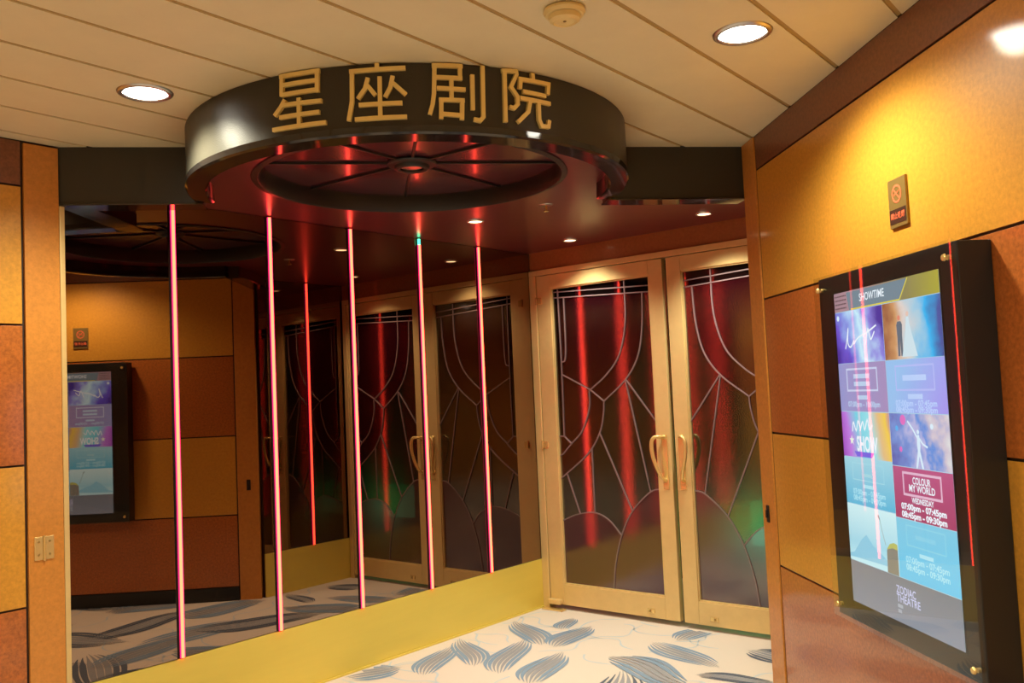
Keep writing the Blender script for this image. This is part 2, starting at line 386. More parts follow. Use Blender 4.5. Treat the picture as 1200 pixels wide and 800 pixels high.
# lacquered inner ceiling with a round well
def inner_ceiling():
    HR = .643
    tri = [A + f_ * .03 + nG * .012, K + nG * .012 - dG * .012, K + nG * (RW - .012) - dG * .012, K + nG * (RW - .012) - dG * .80, B - f_ * .03]
    arc = arc_pts(DR - .06, 48)
    bk = Vector((-f_.y, f_.x, 0)) * .04
    outer = [A + f_ * .03 + bk] + arc + [B - f_ * .03 + bk, K + nG * (RW + .0) - dG * .80, K + nG * RW, K]
    hole = [DC + Vector((math.cos(2 * math.pi * k / 72), math.sin(2 * math.pi * k / 72), 0)) * HR for k in range(72)]
    tris = tessellate_polygon([outer, hole]); pts = outer + hole
    mb = MB()
    for z, flip in ((SOFF, True), (SOFF + .02, False)):
        for t in tris:
            p = [pts[i] for i in t]
            up = (p[1] - p[0]).cross(p[2] - p[0]).z > 0
            if up == flip: p = p[::-1]
            mb.face([(q.x, q.y, z) for q in p], M['redceil'])
    for loop in (outer, hole):
        for i in range(len(loop)):
            a, b = loop[i], loop[(i + 1) % len(loop)]
            mb.face([(a.x, a.y, SOFF), (b.x, b.y, SOFF), (b.x, b.y, SOFF + .02), (a.x, a.y, SOFF + .02)], M['redceil'])
    tag(mb.build('ceiling_entrance'), 'dark red lacquered soffit over the entrance', kind='structure')
    med = empty('ceiling_medallion', Matrix.Translation(DC + Vector((0, 0, SOFF))), 'round recessed ceiling wheel with eight dark spokes and central hub', 'ceiling rose')
    mb = MB(); mb.lathe([(HR + .012, -.004), (HR - .012, -.008), (HR - .018, .0), (HR - .018, .085), (HR + .006, .085), (HR + .006, 0), (HR + .012, -.004)], M['softblack'], seg=96); mb.build('ring', med, smooth=40)
    for k in range(8):
        mb = MB(); a = R(45 * k + 9.2); gap = .007
        n = 14; r0, r1 = .08, HR - .018
        ins = [(r * math.cos(a + R(45) * j / n), r * math.sin(a + R(45) * j / n)) for r, js in ((r0, range(n, -1, -1)), (r1, range(0, n + 1))) for j in js]
        mb.prism(ins[n + 1:] + ins[:n + 1], .075, .083, M['disc']); mb.build('panel', med)
    for k in range(8):
        mb = MB(); mb.box(.07, HR - .019, -.006, .006, .066, .0748, M['softblack'], .002); o = mb.build('spoke', med); o.rotation_euler = (0, 0, R(45 * k + 9.2))
    mb = MB(); mb.lathe([(0, .074), (.10, .074), (.105, .066), (.10, .060), (.075, .056), (.07, .044), (.062, .040), (.05, .044), (.048, .056), (0, .058)], M['softblack'], seg=48); hub = mb.build('hub', med, smooth=40)
    mb = MB(); mb.lathe([(0, .048), (.044, .050), (.046, .056), (0, .0565)], M['steel'], seg=40); mb.build('hub_lens', hub, smooth=40)
inner_ceiling()

# ------------------------------------------------------------------ mirror wall: backing, mirror panels, LED strips, gold kick plate
mb = MB(); mb.box(-3.0, .06, .0065, .12, .32, 2.55, M['joint']); tag(mb.build('wall_mirror', mw=FG), kind='structure')
mb = MB(); mb.box(-9.5, -3.06, .006, .12, 0, 2.55, M['joint'])
wl = mb.build('wall_left', mw=FG); tag(wl, 'left wall of orange and brown laminate panels', kind='structure')
LED_S = [-2.56, -2.05, -1.54, -1.03, -.52]
edges = [-3.03] + LED_S + [-.005]
where = ['leftmost tall mirror panel, showing the reflected show screen', 'mirror panel between the first and second light strips from the left', 'mirror panel between the second and third light strips from the left',
         'mirror panel between the third and fourth light strips from the left', 'mirror panel between the fourth and fifth light strips from the left', 'mirror panel between the rightmost light strip and the doors']
for i in range(6):
    x0, x1 = edges[i] + .002, edges[i + 1] - (.022 if i == 0 else .002)
    root = at(FG, (x0 + x1) / 2, -.004 if i == 0 else 0, .312); mb = MB(); w = (x1 - x0) / 2
    mb.box(-w, w, 0, .006, 0, SOFF - .314, M['mirror'], .0008)
    tag(mb.build('mirror_panel', mw=root @ Matrix.Rotation(R((-1.05, 0, 0, 0, 0, 0)[i]), 4, 'Z')), 'smoked ' + where[i], 'mirror', 'smoked mirror panels on the left entrance wall')
led_lab = ['glowing orange red LED strip farthest left on the mirror wall', 'second glowing LED strip from the left on the mirror wall', 'middle glowing LED strip of the mirror wall, below the canopy centre',
           'glowing LED strip with a green tip at its top', 'glowing LED strip on the mirror wall nearest the doors']
def led(fr, s, label, z0, z1, tip=False, group='LED strips on the mirror wall'):
    e = empty('led_strip', at(fr, s, 0, z0), label, 'LED strip', group); h = z1 - z0
    mb = MB(); mb.box(-.014, .016, -.006, -.0005, 0, h, M['softblack'], .001); mb.build('channel', e)
    top = h - (.035 if tip else .0)
    mb = MB(); mb.tube([(.002, -.012, .001), (.002, -.012, top)], .0066, M['led_core'], 12); mb.build('light_tube', e, smooth=40)
    for sx in (-1, 1):
        mb = MB(); mb.tube([(.002 + sx * .0095, -.0095, .001), (.002 + sx * .0095, -.0095, top)], .0024, M['led_halo'], 8); mb.build('halo_tube', e, smooth=40)  # added glowing tubes standing in for the red halo round the core
    if tip:
        mb = MB(); mb.tube([(0, -.0105, top + .0005), (0, -.0105, h - .001)], .008, M['green'], 12); tag(mb.build('tip', e, smooth=40), 'green lit end')
    else:
        mb = MB(); mb.box(-.011, .011, -.018, -.0005, h, h + .004, M['softblack']); mb.build('end_cap', e)
    return e
for i, s in enumerate(LED_S): led(FG, s, led_lab[i], .312, SOFF - .006, i == 3)
mb = MB(); mb.box(-3.03, -.006, -.004, .006, .012, .309, M['gold'], .002); mb.box(-3.03, -.006, -.012, .006, 0, .0118, M['gold'], .002)
tag(mb.build('kick_plate', mw=FG), 'long gold metal kick plate below the mirror panels', 'kick plate')
mb = MB(); mb.box(-3.052, -3.031, -.012, .006, 0, 2.235, M['frame'], .003)
tag(mb.build('trim_2', mw=FG), 'slim pale gold vertical edge strip left of the mirrors', kind='structure')
mb = MB(); mb.box(-3.186, -3.053, -.010, .006, .0, 2.47, M['lam_trim'], .002)
tag(mb.build('trim_3', mw=FG), 'orange laminate pilaster between the left panels and the mirrors', kind='structure')
rowsL = [(.1, .655, 'lam_dark'), (.663, 1.198, 'lam_light'), (1.206, 1.744, 'lam_dark'), (1.752, 2.293, 'lam_light'), (2.301, 2.475, 'lam_band')]
for xa, xb in ((-4.9, -3.196), (-6.6, -4.908), (-8.3, -6.608)):
    for z0, z1, k in rowsL:
        mb = MB(); mb.box(xa, xb, -.004, .0055, z0, z1, M[k], .0015); mb.build('panel', wl)
mb = MB(); mb.box(-9.5, -3.19, -.012, .0055, 0, .096, M['base'], .002); tag(mb.build('baseboard_left', mw=FG), kind='structure')
e = empty('hinge_plate', at(FG, -3.13, -.0105, .832), 'small square brass hinge plate on the left orange pilaster', 'hinge')
for x0, x1 in ((-.037, -.0045), (.0045, .037)):
    mb = MB(); mb.box(x0, x1, -.004, 0, 0, .09, M['brass'], .0015); leaf_ = mb.build('hinge_leaf', e)
    for z in (.02, .07):
        mb = MB(); mb.lathe([(0, .0015), (.004, .001), (.0045, 0)], M['dark_plate'], Matrix.Translation(((x0 + x1) / 2, -.004, z)) @ Matrix.Rotation(R(90), 4, 'X'), 14); mb.build('screw', leaf_)
mb = MB(); mb.tube([(0, -.005, -.004), (0, -.005, .093)], .0042, M['brass'], 12); mb.build('hinge_pin', e, smooth=40)

# ------------------------------------------------------------------ mirrored return on the right of the doors
mb = MB(); mb.box(-.05, .80, .008, .10, 0, 2.4, M['joint']); tag(mb.build('wall_return', mw=FT), kind='structure')
mb = MB(); mb.box(.004, .795, 0, .007, .312, SOFF - .002, M['mirror'], .001)
tag(mb.build('mirror_panel', mw=FT), 'smoked mirror panel facing the mirror wall, seen only reflected', 'mirror', 'smoked mirror panels on the left entrance wall')
mb = MB(); mb.box(.004, .795, -.004, .007, 0, .31, M['gold'], .002)
tag(mb.build('kick_plate', mw=FT), 'short gold kick plate right of the doors, seen only reflected', 'kick plate')
led(FT, .36, 'thin LED strip right of the doors, seen only reflected in the mirrors', .312, SOFF - .006)

# ------------------------------------------------------------------ right wall
mb = MB(); mb.box(-3.80, 4.4, .008, .14, 0, 2.55, M['joint'])
wr = mb.build('wall_right', mw=FR); tag(wr, 'right wall of glossy orange and brown laminate panels', kind='structure')
rowsR = [(.1, .603, 'lam_dark'), (.611, 1.172, 'lam_light'), (1.180, 1.753, 'lam_dark'), (1.761, 2.325, 'lam_light'), (2.333, 2.478, 'lam_band')]
for xa, xb in ((-3.797, -1.2), (-1.192, 1.4), (1.408, 4.0)):
    for z0, z1, k in rowsR:
        mb = MB(); mb.box(xa, xb, 0, .0075, z0, z1, M[k], .0015); mb.build('panel', wr)
mb = MB(); mb.box(-3.80, 4.4, -.010, .0075, 0, .096, M['base'], .002); tag(mb.build('baseboard_right', mw=FR), kind='structure')
mb = MB(); mb.box(-3.955, -3.806, -.006, .05, 0, 2.478, M['lam_trim'], .003); mb.box(-3.8055, -3.7985, .002, .02, 0, 2.478, M['joint'])
tag(mb.build('trim_4', mw=FR), 'orange laminate edge post between the doors and the right wall', kind='structure')
e = empty('strike_plate', at(FR, -3.885, -.0065, .78), 'small black catch plate on the orange post by the doors', 'catch')
mb = MB(); mb.box(-.014, .014, -.005, 0, 0, .075, M['base'], .002); mb.build('plate', e)
mb = MB(); mb.box(-.006, .006, -.012, -.0052, .02, .055, M['base'], .002); mb.build('bolt', e)

# back wall of the lobby, behind the camera
mb = MB(); mb.box(-7.5, 2.0, -3.15, -3.0, 0, 2.55, M['lam_light']); tag(mb.build('wall_back'), kind='structure')

# ------------------------------------------------------------------ door wall
mb = MB()
mb.box(.0, RW, -.004, .1, 2.196, 2.335, M['lam_lintel'], .002)
tag(mb.build('wall_front', mw=FD), 'brown laminate lintel panel over the double doors', kind='structure')
mb = MB()
mb.box(.002, .056, -.02, .1, 0, 2.157, M['frame'], .003); mb.box(RW - .054, RW - .012, -.02, .1, 0, 2.157, M['frame'], .003)
mb.box(.002, RW - .012, -.02, .1, 2.158, 2.194, M['frame'], .003)
tag(mb.build('trim_5', mw=FD), 'pale gold door frame', kind='structure')

CAMES = {
 'h1': [(.169, 2.040), (.913, 2.006)], 'h2': [(.169, 2.003), (.913, 1.968)], 'v1': [(.215, 2.066), (.220, 1.588), (.215, 1.104)],
 'v2': [(.262, 1.998), (.257, 1.63), (.222, 1.577)], 'a1': [(.728, 2.066), (.723, 1.806), (.667, 1.605), (.563, 1.484), (.437, 1.395)],
 'a2': [(.852, 1.968), (.839, 1.757), (.797, 1.581), (.701, 1.446), (.536, 1.32)], 'd1': [(.221, 1.501), (.437, 1.395), (.536, 1.32)],
 'a3': [(.536, 1.32), (.528, 1.241), (.493, 1.125), (.393, .991), (.169, .828)], 'a4': [(.429, 1.392), (.423, 1.28), (.362, 1.141), (.27, 1.055)],
 'k1': [(.169, 1.104), (.215, 1.104), (.27, 1.055), (.20, .99), (.169, .975)], 'f1': [(.225, .862), (.314, .612)], 'f2': [(.428, 1.030), (.428, .626)],
 'dome1': [(.169, .562), (.284, .606), (.421, .626), (.527, .587), (.618, .497)], 'f3': [(.492, 1.124), (.705, .649)], 'f4': [(.701, 1.446), (.781, 1.056), (.84, .769)],
 'f5': [(.707, 1.446), (.911, 1.18)], 'dome2': [(.542, .16), (.564, .319), (.618, .497), (.705, .649), (.834, .767), (.912, .79)]}
STRAIGHT = {'h1', 'h2', 'd1', 'k1', 'f1', 'f2', 'f3', 'f5'}
def smooth_poly(p, n=8):
    p = [Vector(q) for q in p]; q = [p[0] * 2 - p[1]] + p + [p[-1] * 2 - p[-2]]; out = []
    for i in range(1, len(q) - 2):
        for k in range(n):
            t = k / n; a, b, c, d = q[i - 1], q[i], q[i + 1], q[i + 2]
            out.append(.5 * ((2 * b) + (c - a) * t + (2 * a - 5 * b + 4 * c - d) * t * t + (3 * b - a - 3 * c + d) * t ** 3))
    return out + [p[-1]]
LINES = {k: ([Vector(q) for q in v] if k in STRAIGHT else smooth_poly(v)) for k, v in CAMES.items()}
def xat(k, z):                                              # x of a line at height z
    L = LINES[k]; z = min(max(z, min(p.y for p in L) + 1e-5), max(p.y for p in L) - 1e-5)
    for a, b in zip(L, L[1:]):
        if (a.y - z) * (b.y - z) <= 0 and a.y != b.y: return a.x + (b.x - a.x) * (z - a.y) / (b.y - a.y)
def zat(k, x):
    L = LINES[k]; x = min(max(x, min(p.x for p in L) + 1e-5), max(p.x for p in L) - 1e-5)
    for a, b in zip(L, L[1:]):
        if (a.x - x) * (b.x - x) <= 0 and a.x != b.x: return a.y + (b.y - a.y) * (x - a.x) / (b.x - a.x)
def cell(u, z):
    if z > zat('h2', min(.912, max(.17, u))): return 'p_clear'
    zd = zat('dome1', u) if u < .618 else zat('dome2', u)
    if u > .543 and u < .618: zd = max(zd or 0, 0)
    if zd is not None and z < zd: return 'p_mauve'
    if z > 1.1 and u < xat('v1', min(z, 2.06)): return 'p_clear'
    if z > 1.32: return 'p_green' if u > xat('a2', min(z, 1.967)) else 'p_red'
    if z > .83: return 'p_green' if (u > xat('a3', z) or False) else 'p_red'
    return 'p_green'
X0, X1, Z0, Z1 = .169, .911, .160, 2.066
def door(name, mirror, label):
    mx = (lambda u: 2.04 - .97 * 0 - u) if mirror else (lambda u: u)
    def bx(mb, u0, u1, y0, y1, z0, z1, m, b=.003):
        a, c = sorted((mx(u0), mx(u1))); mb.box(a - ox, c - ox, y0, y1, z0, z1, m, b)
    ox = mx(.060)
    e = empty(name, at(FD, ox, 0, 0), label, None, None, 'structure'); e['label'] = label
    hx = .060 if not mirror else .158
    mb = MB()
    lo = .060 if not mirror else .156
    bx(mb, lo, X0, -.012, .032, .03, 2.154, M['frame']); bx(mb, X1, 1.006, -.012, .032, .03, 2.154, M['frame'])
    bx(mb, X0, X1, -.0115, .0315, .03, Z0, M['frame']); bx(mb, X0, X1, -.0115, .0315, Z1, 2.154, M['frame'])
    for (u0, u1, z0, z1) in ((X0, X0 + .008, Z0, Z1), (X1 - .008, X1, Z0, Z1), (X0, X1, Z0, Z0 + .008), (X0, X1, Z1 - .008, Z1)):
        bx(mb, u0, u1, -.004, .024, z0, z1, M['frame'], .001)
    mb.build('frame', e)
    mb = MB(); st = .0062; nx = int((X1 - X0) / st) + 1; nz = int((Z1 - Z0) / st) + 1
    v = [(mx(X0 + (X1 - X0) * i / nx) - ox, .010, Z0 + (Z1 - Z0) * j / nz) for j in range(nz + 1) for i in range(nx + 1)]
    mb.v = v
    for j in range(nz):
        for i in range(nx):
            q = (j * (nx + 1) + i, j * (nx + 1) + i + 1, (j + 1) * (nx + 1) + i + 1, (j + 1) * (nx + 1) + i)
            mb.f.append(q[::-1] if mirror else q); mb.m.append(mb.mi(M[cell(X0 + (X1 - X0) * (i + .5) / nx, Z0 + (Z1 - Z0) * (j + .5) / nz)]))
    pane = mb.build('glass_pane', e); tag(pane, 'dark red, green and mauve leaded glass')
    mb = MB()
    for k, L in LINES.items():
        l_, r_ = stroke_outline(L, .0034)
        for i in range(len(L) - 1):
            q = [l_[i], l_[i + 1], r_[i + 1], r_[i]]
            P = [(mx(p.x) - ox, .0035, p.y) for p in q]; Qb = [(mx(p.x) - ox, .0095, p.y) for p in q]
            mb.add(P + Qb, [(0, 1, 2, 3), (4, 7, 6, 5), (0, 4, 5, 1), (2, 6, 7, 3), (1, 5, 6, 2), (3, 7, 4, 0)], M['came'])
    o = mb.build('lead_came', pane)
    bm = bmesh.new(); bm.from_mesh(o.data); bmesh.ops.recalc_face_normals(bm, faces=bm.faces); bm.to_mesh(o.data); bm.free()
    # pull handle on its plate
    h = MB(); bx(h, .944, .984, -.016, -.0122, .792, 1.112, M['brass'], .0015); pl = h.build('handle_plate', e)
    path = [(.962, -.014, 1.098), (.958, -.045, 1.100), (.940, -.062, 1.102), (.925, -.066, 1.098), (.912, -.068, 1.080), (.908, -.070, 1.045), (.912, -.070, 1.0), (.922, -.066, .955), (.938, -.058, .905), (.950, -.046, .870), (.957, -.030, .852), (.958, -.015, .846)]
    pp = smooth_poly([(mx(a) - ox, b, c) for a, b, c in path], 4)
    h = MB(); h.tube(pp, [.0085 + .0035 * math.sin(math.pi * i / (len(pp) - 1)) for i in range(len(pp))], M['brass'], 12); h.build('pull', pl, smooth=50)
    for z, s in ((1.098, .013), (.846, .012)):
        h = MB(); h.lathe([(0, .008), (s * .8, .007), (s, .003), (s * 1.1, 0)], M['brass'], Matrix.Translation((mx(.96) - ox, -.016, z)) @ Matrix.Rotation(R(90), 4, 'X'), 18); h.build('rose', pl, smooth=40)
    # flush bolt on the bottom rail
    h = MB(); bx(h, .790, .838, -.017, -.0122, .058, .083, M['brass'], .0015); bo = h.build('floor_bolt', e)
    h = MB(); h.lathe([(0, .004), (.006, .004), (.007, 0)], M['dark_plate'], Matrix.Translation((mx(.808) - ox, -.0172, .0705)) @ Matrix.Rotation(R(90), 4, 'X'), 16); h.build('keyhole', bo)
    if not mirror:
        for z in (1.97, 1.03):
            h = MB(); bx(h, .063, .098, -.019, -.0122, z - .0, z + .042, M['brass'], .002); h.tube([(.060 - ox, -.026, z - .004), (.060 - ox, -.026, z + .046)], .006, M['brass'], 12); h.build('hinge', e)
        h = MB(); bx(h, .062, .16, -.05, -.0122, .034, .066, M['frame'], .006); bx(h, .03, .19, -.075, -.02, .001, .010, M['brass'], .002); h.build('floor_pivot', e)
door('door_1', False, 'left leaded glass door in a pale gold frame')
door('door_2', True, 'right leaded glass door in a pale gold frame, partly hidden by the wall')

# foyer behind the doors
mb = MB()
mb.box(-.3, 2.6, 3.0, 3.1, 0, 2.5, M['foyer']); mb.box(-.3, -.2, .12, 3.0, 0, 2.5, M['foyer']); mb.box(2.5, 2.6, .12, 3.0, 0, 2.5, M['foyer'])
mb.box(-.3, 2.6, .0, 3.1, 2.5, 2.56, M['foyer'])
tag(mb.build('wall_foyer', mw=FD), 'dark foyer beyond the doors', kind='structure')
mb = MB(); mb.box(1.40, 1.68, .16, .20, .47, .72, M['backlight_green'], .004)  # added glowing box, lights the green panes from behind
tag(mb.build('glass_backlight', mw=FD), 'added green glowing panel lighting the right door glass from behind', 'added light')
def foyer_fill(x, y, col, e):  # added lamps without fixtures, to light the door glass from the foyer side
    L = bpy.data.lights.new('foyer_fill', 'SPOT'); L.color = col; L.energy = e; L.spot_size = R(140); L.spot_blend = .8; L.shadow_soft_size = .04
    o = bpy.data.objects.new('foyer_fill', L); COL.objects.link(o); o.matrix_world = at(FD, x, y, 2.48)
foyer_fill(1.35, .30, (1, .05, .14), 6)
foyer_fill(.6, 1.6, (1, .5, .42), 30)

# ------------------------------------------------------------------ lamps
def downlight(x, y, z, label, r, energy, spot=150, blend=.6, col=(1, .94, .71), small=False):
    e = empty('downlight', Matrix.Translation((x, y, z)), label, 'ceiling light', 'small soffit downlights' if small else 'ceiling downlights')
    mb = MB(); mb.lathe([(r * .86, -.001), (r * .9, -.007), (r * 1.0, -.008), (r * 1.1, -.004), (r * 1.12, -.0005)], M['steel'], seg=48); mb.build('ring', e, smooth=50)
    mb = MB(); mb.lathe([(0, -.0045), (r * .5, -.0042), (r * .85, -.003), (r * .85, -.0005)], M['lamp_small' if small else 'lamp'], seg=48); mb.build('lens', e, smooth=50)
    L = bpy.data.lights.new('downlight_beam', 'SPOT'); L.energy = energy; L.spot_size = R(spot); L.spot_blend = blend; L.color = col; L.shadow_soft_size = r * .7
    o = bpy.data.objects.new('downlight_beam', L); COL.objects.link(o); o.parent = e; o.location = (0, 0, -.02)
    return e
E0 = 95
downlight(-1.217, 3.014, CEIL, 'bright round downlight left of the canopy', .082, E0)
downlight(.757, 2.725, CEIL, 'bright round downlight right of the canopy near the right wall', .082, E0)
for x, y in ((.85, .9), (-1.3, 1.0), (-3.3, 1.2), (-3.0, -.6), (-.9, -1.2), (.8, -1.2)):  # unseen lamps, added for the overall lobby light
    downlight(x, y, CEIL, 'unseen round lobby ceiling downlight added for the room light', .082, E0)
SM = [(-.166, 4.712, 'small recessed soffit light above the left door, nearest the canopy'), (1.063, 4.783, 'small recessed soffit light at the right, beside the orange post'), (.382, 5.443, 'small recessed soffit light closest to the left door head')]
for x, y, lb in SM: downlight(x, y, SOFF, lb, .042, 52 if y > 5 else 92, 120, 1.0, (1, .96, .76), True)
e = empty('sprinkler', Matrix.Translation((.198, 4.378, SOFF)), 'small metal sprinkler head in the red soffit', 'sprinkler')
mb = MB(); mb.lathe([(0, -.004), (.03, -.004), (.036, 0)], M['steel'], seg=24); mb.build('rosette', e, smooth=40)
mb = MB(); mb.tube([(0, 0, -.0045), (0, 0, -.03)], .005, M['brass'], 10); mb.lathe([(0, -.031), (.014, -.030), (.014, -.033), (0, -.034)], M['brass'], seg=16); mb.build('head', e)

e = empty('smoke_detector', Matrix.Translation((.19, 2.49, CEIL)), 'round cream smoke detector on the ceiling at the top edge', 'smoke detector')
mb = MB(); mb.lathe([(0, -.004), (.058, -.004), (.060, -.012), (.054, -.020), (0, -.021)], M['plastic'], seg=40); mb.build('base', e, smooth=30)
mb = MB(); mb.lathe([(.046, -.0212), (.044, -.034), (.034, -.040), (.030, -.036), (.0, -.036)], M['plastic'], seg=40); mb.build('dome', e, smooth=30)
mb = MB(); mb.lathe([(0, -.0385), (.004, -.038), (.005, -.0365)], M['dark_plate'], seg=12); mb.build('indicator', e)

# ------------------------------------------------------------------ no smoking plate
e = empty('no_smoking_sign', at(FR, -2.612, -.0005, 1.853), 'small bronze no smoking plate on the right wall above the screen', 'sign')
mb = MB(); mb.box(-.052, .052, -.008, 0, 0, .15, M['dark_plate'], .001); mb.build('plate', e)
mb = MB(); mb.box(-.048, .048, -.0092, -.0082, .012, .056, M['sign_dark']); strip_ = mb.build('caption_strip', e)
mb = MB()
mb.lathe([(.0225, 0), (.0225, .001), (.028, .001), (.028, 0)], M['sign_red'], Matrix.Translation((0, -.0082, .102)) @ Matrix.Rotation(R(90), 4, 'X'), 36)
for (p, q, w) in (((-.017, .119), (.017, .085), .0024), ((-.016, .099), (.009, .107), .0022), ((.011, .1085), (.016, .110), .0022)):
    l_, r_ = stroke_outline([Vector(p), Vector(q)], w); mb.face([(v.x, -.0093, v.y) for v in (l_[0], r_[0], r_[1], l_[1])], M['sign_red'])
mb.build('symbol', e)
text_mesh('禁止吸烟', .021, M['sign_red'], strip_, 'caption', (0, -.0096, .034), width=.082, bold=.0004)

# ------------------------------------------------------------------ show screen
def img_mat(name, stops, sc_=8., grad=(1, 0), warp=.35, s=1.22, detail=4.):
    """a lit picture: colour ramp driven by a warped gradient across the tile (object space, x/z in metres)"""
    m = bpy.data.materials.new(name); n, l, p = nodes_of(m)
    tc = n.new('ShaderNodeTexCoord'); sep = n.new('ShaderNodeSeparateXYZ'); l.new(tc.outputs['Generated'], sep.inputs[0])
    a = n.new('ShaderNodeMath'); a.operation = 'MULTIPLY'; a.inputs[1].default_value = grad[0]; l.new(sep.outputs['X'], a.inputs[0])
    b = n.new('ShaderNodeMath'); b.operation = 'MULTIPLY_ADD'; b.inputs[1].default_value = grad[1]; l.new(sep.outputs['Z'], b.inputs[0]); l.new(a.outputs[0], b.inputs[2])
    t = n.new('ShaderNodeTexNoise'); t.inputs['Scale'].default_value = sc_; t.inputs['Detail'].default_value = detail; l.new(tc.outputs['Object'], t.inputs['Vector'])
    c = n.new('ShaderNodeMath'); c.operation = 'MULTIPLY_ADD'; c.inputs[1].default_value = warp; l.new(t.outputs['Fac'], c.inputs[0]); l.new(b.outputs[0], c.inputs[2])
    d = n.new('ShaderNodeMath'); d.operation = 'SUBTRACT'; d.inputs[1].default_value = warp * .5; l.new(c.outputs[0], d.inputs[0])
    r = n.new('ShaderNodeValToRGB'); e_ = r.color_ramp.elements
    while len(e_) < len(stops): e_.new(.5)
    for el, (pos, col) in zip(e_, stops): el.position = pos; el.color = (*lin(col), 1)
    l.new(d.outputs[0], r.inputs[0]); l.new(r.outputs[0], p.inputs['Emission Color']); p.inputs['Emission Strength'].default_value = s
    p.inputs['Base Color'].default_value = (.01, .01, .01, 1); p.inputs['Roughness'].default_value = .4
    return m
def flat(name, c, s=1.2): return emis(name, lin(c), s)
disp = empty('show_screen', at(FR, -2.576, -.0095, .610) @ Matrix.Rotation(R(1.3), 4, 'Z'), 'wall mounted black box screen behind glass showing the theatre showtimes', 'screen')
mb = MB()
mb.box(-.3995, .3995, -.096, -.001, .004, 1.128, M['softblack'], .003)
mb.build('cabinet', disp)
SX0, SX1, SZ0, SZ1 = -.2875, .3135, .068, 1.066
sy = -.0975
mb = MB(); mb.box(SX0 - .006, SX1 + .006, -.0968, -.0962, SZ0 - .006, SZ1 + .006, M['softblack']); scr = mb.build('screen', disp)
W_, H_ = SX1 - SX0, SZ1 - SZ0; MIDX = SX0 + W_ * .5
def V(t): return SZ1 - H_ * t
white = flat('screen_white', (235, 240, 250)); pale = flat('screen_pale', (205, 205, 240)); gold_ = flat('screen_yellow', (225, 205, 70))
def tile(name, x0, x1, t0, t1, m, dy=0.):
    mb = MB(); mb.box(x0, x1, sy - .0004 - dy, sy + .0004 - dy, V(t1), V(t0), m); return mb.build(name, scr)
def poly(mb, pts, m, dy): mb.face([(x, sy - .0005 - dy, z) for x, z in pts], m)
def ring(mb, x0, x1, z0, z1, w, m, dy=.0004):
    for a, b, c, d in ((x0, x1, z0, z0 + w), (x0, x1, z1 - w, z1), (x0, x0 + w, z0, z1), (x1 - w, x1, z0, z1)):
        poly(mb, [(a, c), (b, c), (b, d), (a, d)], m, dy)
g = .0015
# lit backing, seen as the pale lines between the tiles
tile('backlight', SX0, SX1, 0, 1, flat('screen_gap', (170, 205, 225)), -.0010)
# banner
tile('banner', SX0, SX1, 0, .0625, img_mat('banner_img', [(0, (165, 130, 140)), (.2, (170, 135, 145)), (.72, (140, 130, 85)), (1, (170, 160, 60))], 12, (1, 0), .1))
bn = MB()
poly(bn, [(SX0 + .10, V(.0625)), (SX0 + .125, V(.058)), (SX1 - .20, V(.058)), (SX1 - .155, V(.004)), (SX0 + .085, V(.004))], flat('banner_slate', (112, 130, 145)), .0006)
for a, b in (((SX0 + .112, V(.0600)), (SX1 - .198, V(.0600))), ((SX1 - .198, V(.0600)), (SX1 - .150, V(.002)))):
    l_, r_ = stroke_outline([Vector(a), Vector(b)], .0020); poly(bn, [l_[0], r_[0], r_[1], l_[1]], gold_, .0009)
for j in range(4):
    for i in range(9):
        x = SX0 + .008 + i * .0085; z = V(.012 + .013 * j); poly(bn, [(x, z - .0022), (x + .005, z - .0022), (x + .005, z + .0022), (x, z + .0022)], M['softblack'], .0007)
tag(bn.build('banner_graphic', scr), kind='stuff')
text_mesh('SHOWTIME', .034, white, scr, 'writing', (SX0 + .245, sy - .0016, V(.030)), width=.15, bold=.0004)
L0, L1, Q0, Q1 = SX0, MIDX - g, MIDX + g, SX1; gt = .0012  # tile colours are paled: haze reflected off the cover glass is mixed in
tile('picture', L0, L1, .0645, .232 - gt, img_mat('violet_cloud_img', [(0, (70, 45, 150)), (.22, (105, 85, 205)), (.42, (150, 175, 235)), (.6, (200, 235, 250)), (.8, (140, 130, 220)), (1, (75, 50, 150))], 11, (.8, .25), .7))
tile('caption', L0, L1, .232, .386 - gt, img_mat('caption_mauve', [(0, (150, 150, 205)), (1, (165, 140, 185))], 3, (1, 0), .05))
tile('picture', L0, L1, .387, .532 - gt, img_mat('party_img', [(0, (150, 60, 180)), (.22, (190, 120, 220)), (.42, (120, 205, 225)), (.62, (150, 220, 230)), (.8, (225, 185, 130)), (.92, (240, 200, 80)), (1, (190, 130, 150))], 6, (.9, .1), .25))
tile('caption', L0, L1, .533, .683 - gt, img_mat('caption_sky', [(0, (90, 180, 215)), (1, (160, 210, 225))], 3, (0, 1), .05))
tile('picture', L0, L1, .684, .866 - gt, img_mat('mountain_sky_img', [(0, (190, 230, 240)), (.35, (160, 212, 230)), (1, (205, 235, 240))], 6, (0, 1), .12))
tile('picture', Q0, Q1, .0645, .232 - gt, img_mat('smoke_img', [(0, (150, 90, 60)), (.18, (205, 150, 100)), (.38, (220, 205, 200)), (.58, (165, 200, 220)), (.76, (40, 175, 235)), (1, (70, 80, 150))], 11, (1, 0), .55))
tile('caption', Q0, Q1, .232, .386 - gt, img_mat('caption_violet', [(0, (150, 190, 235)), (.5, (160, 165, 235)), (1, (165, 130, 230))], 3, (.8, -.25), .05))
tile('picture', Q0, Q1, .387, .540 - gt, img_mat('mottled_img', [(0, (95, 95, 170)), (.3, (120, 145, 210)), (.48, (185, 180, 220)), (.6, (95, 140, 215)), (.8, (205, 190, 205)), (1, (220, 220, 220))], 16, (.75, .2), .9))
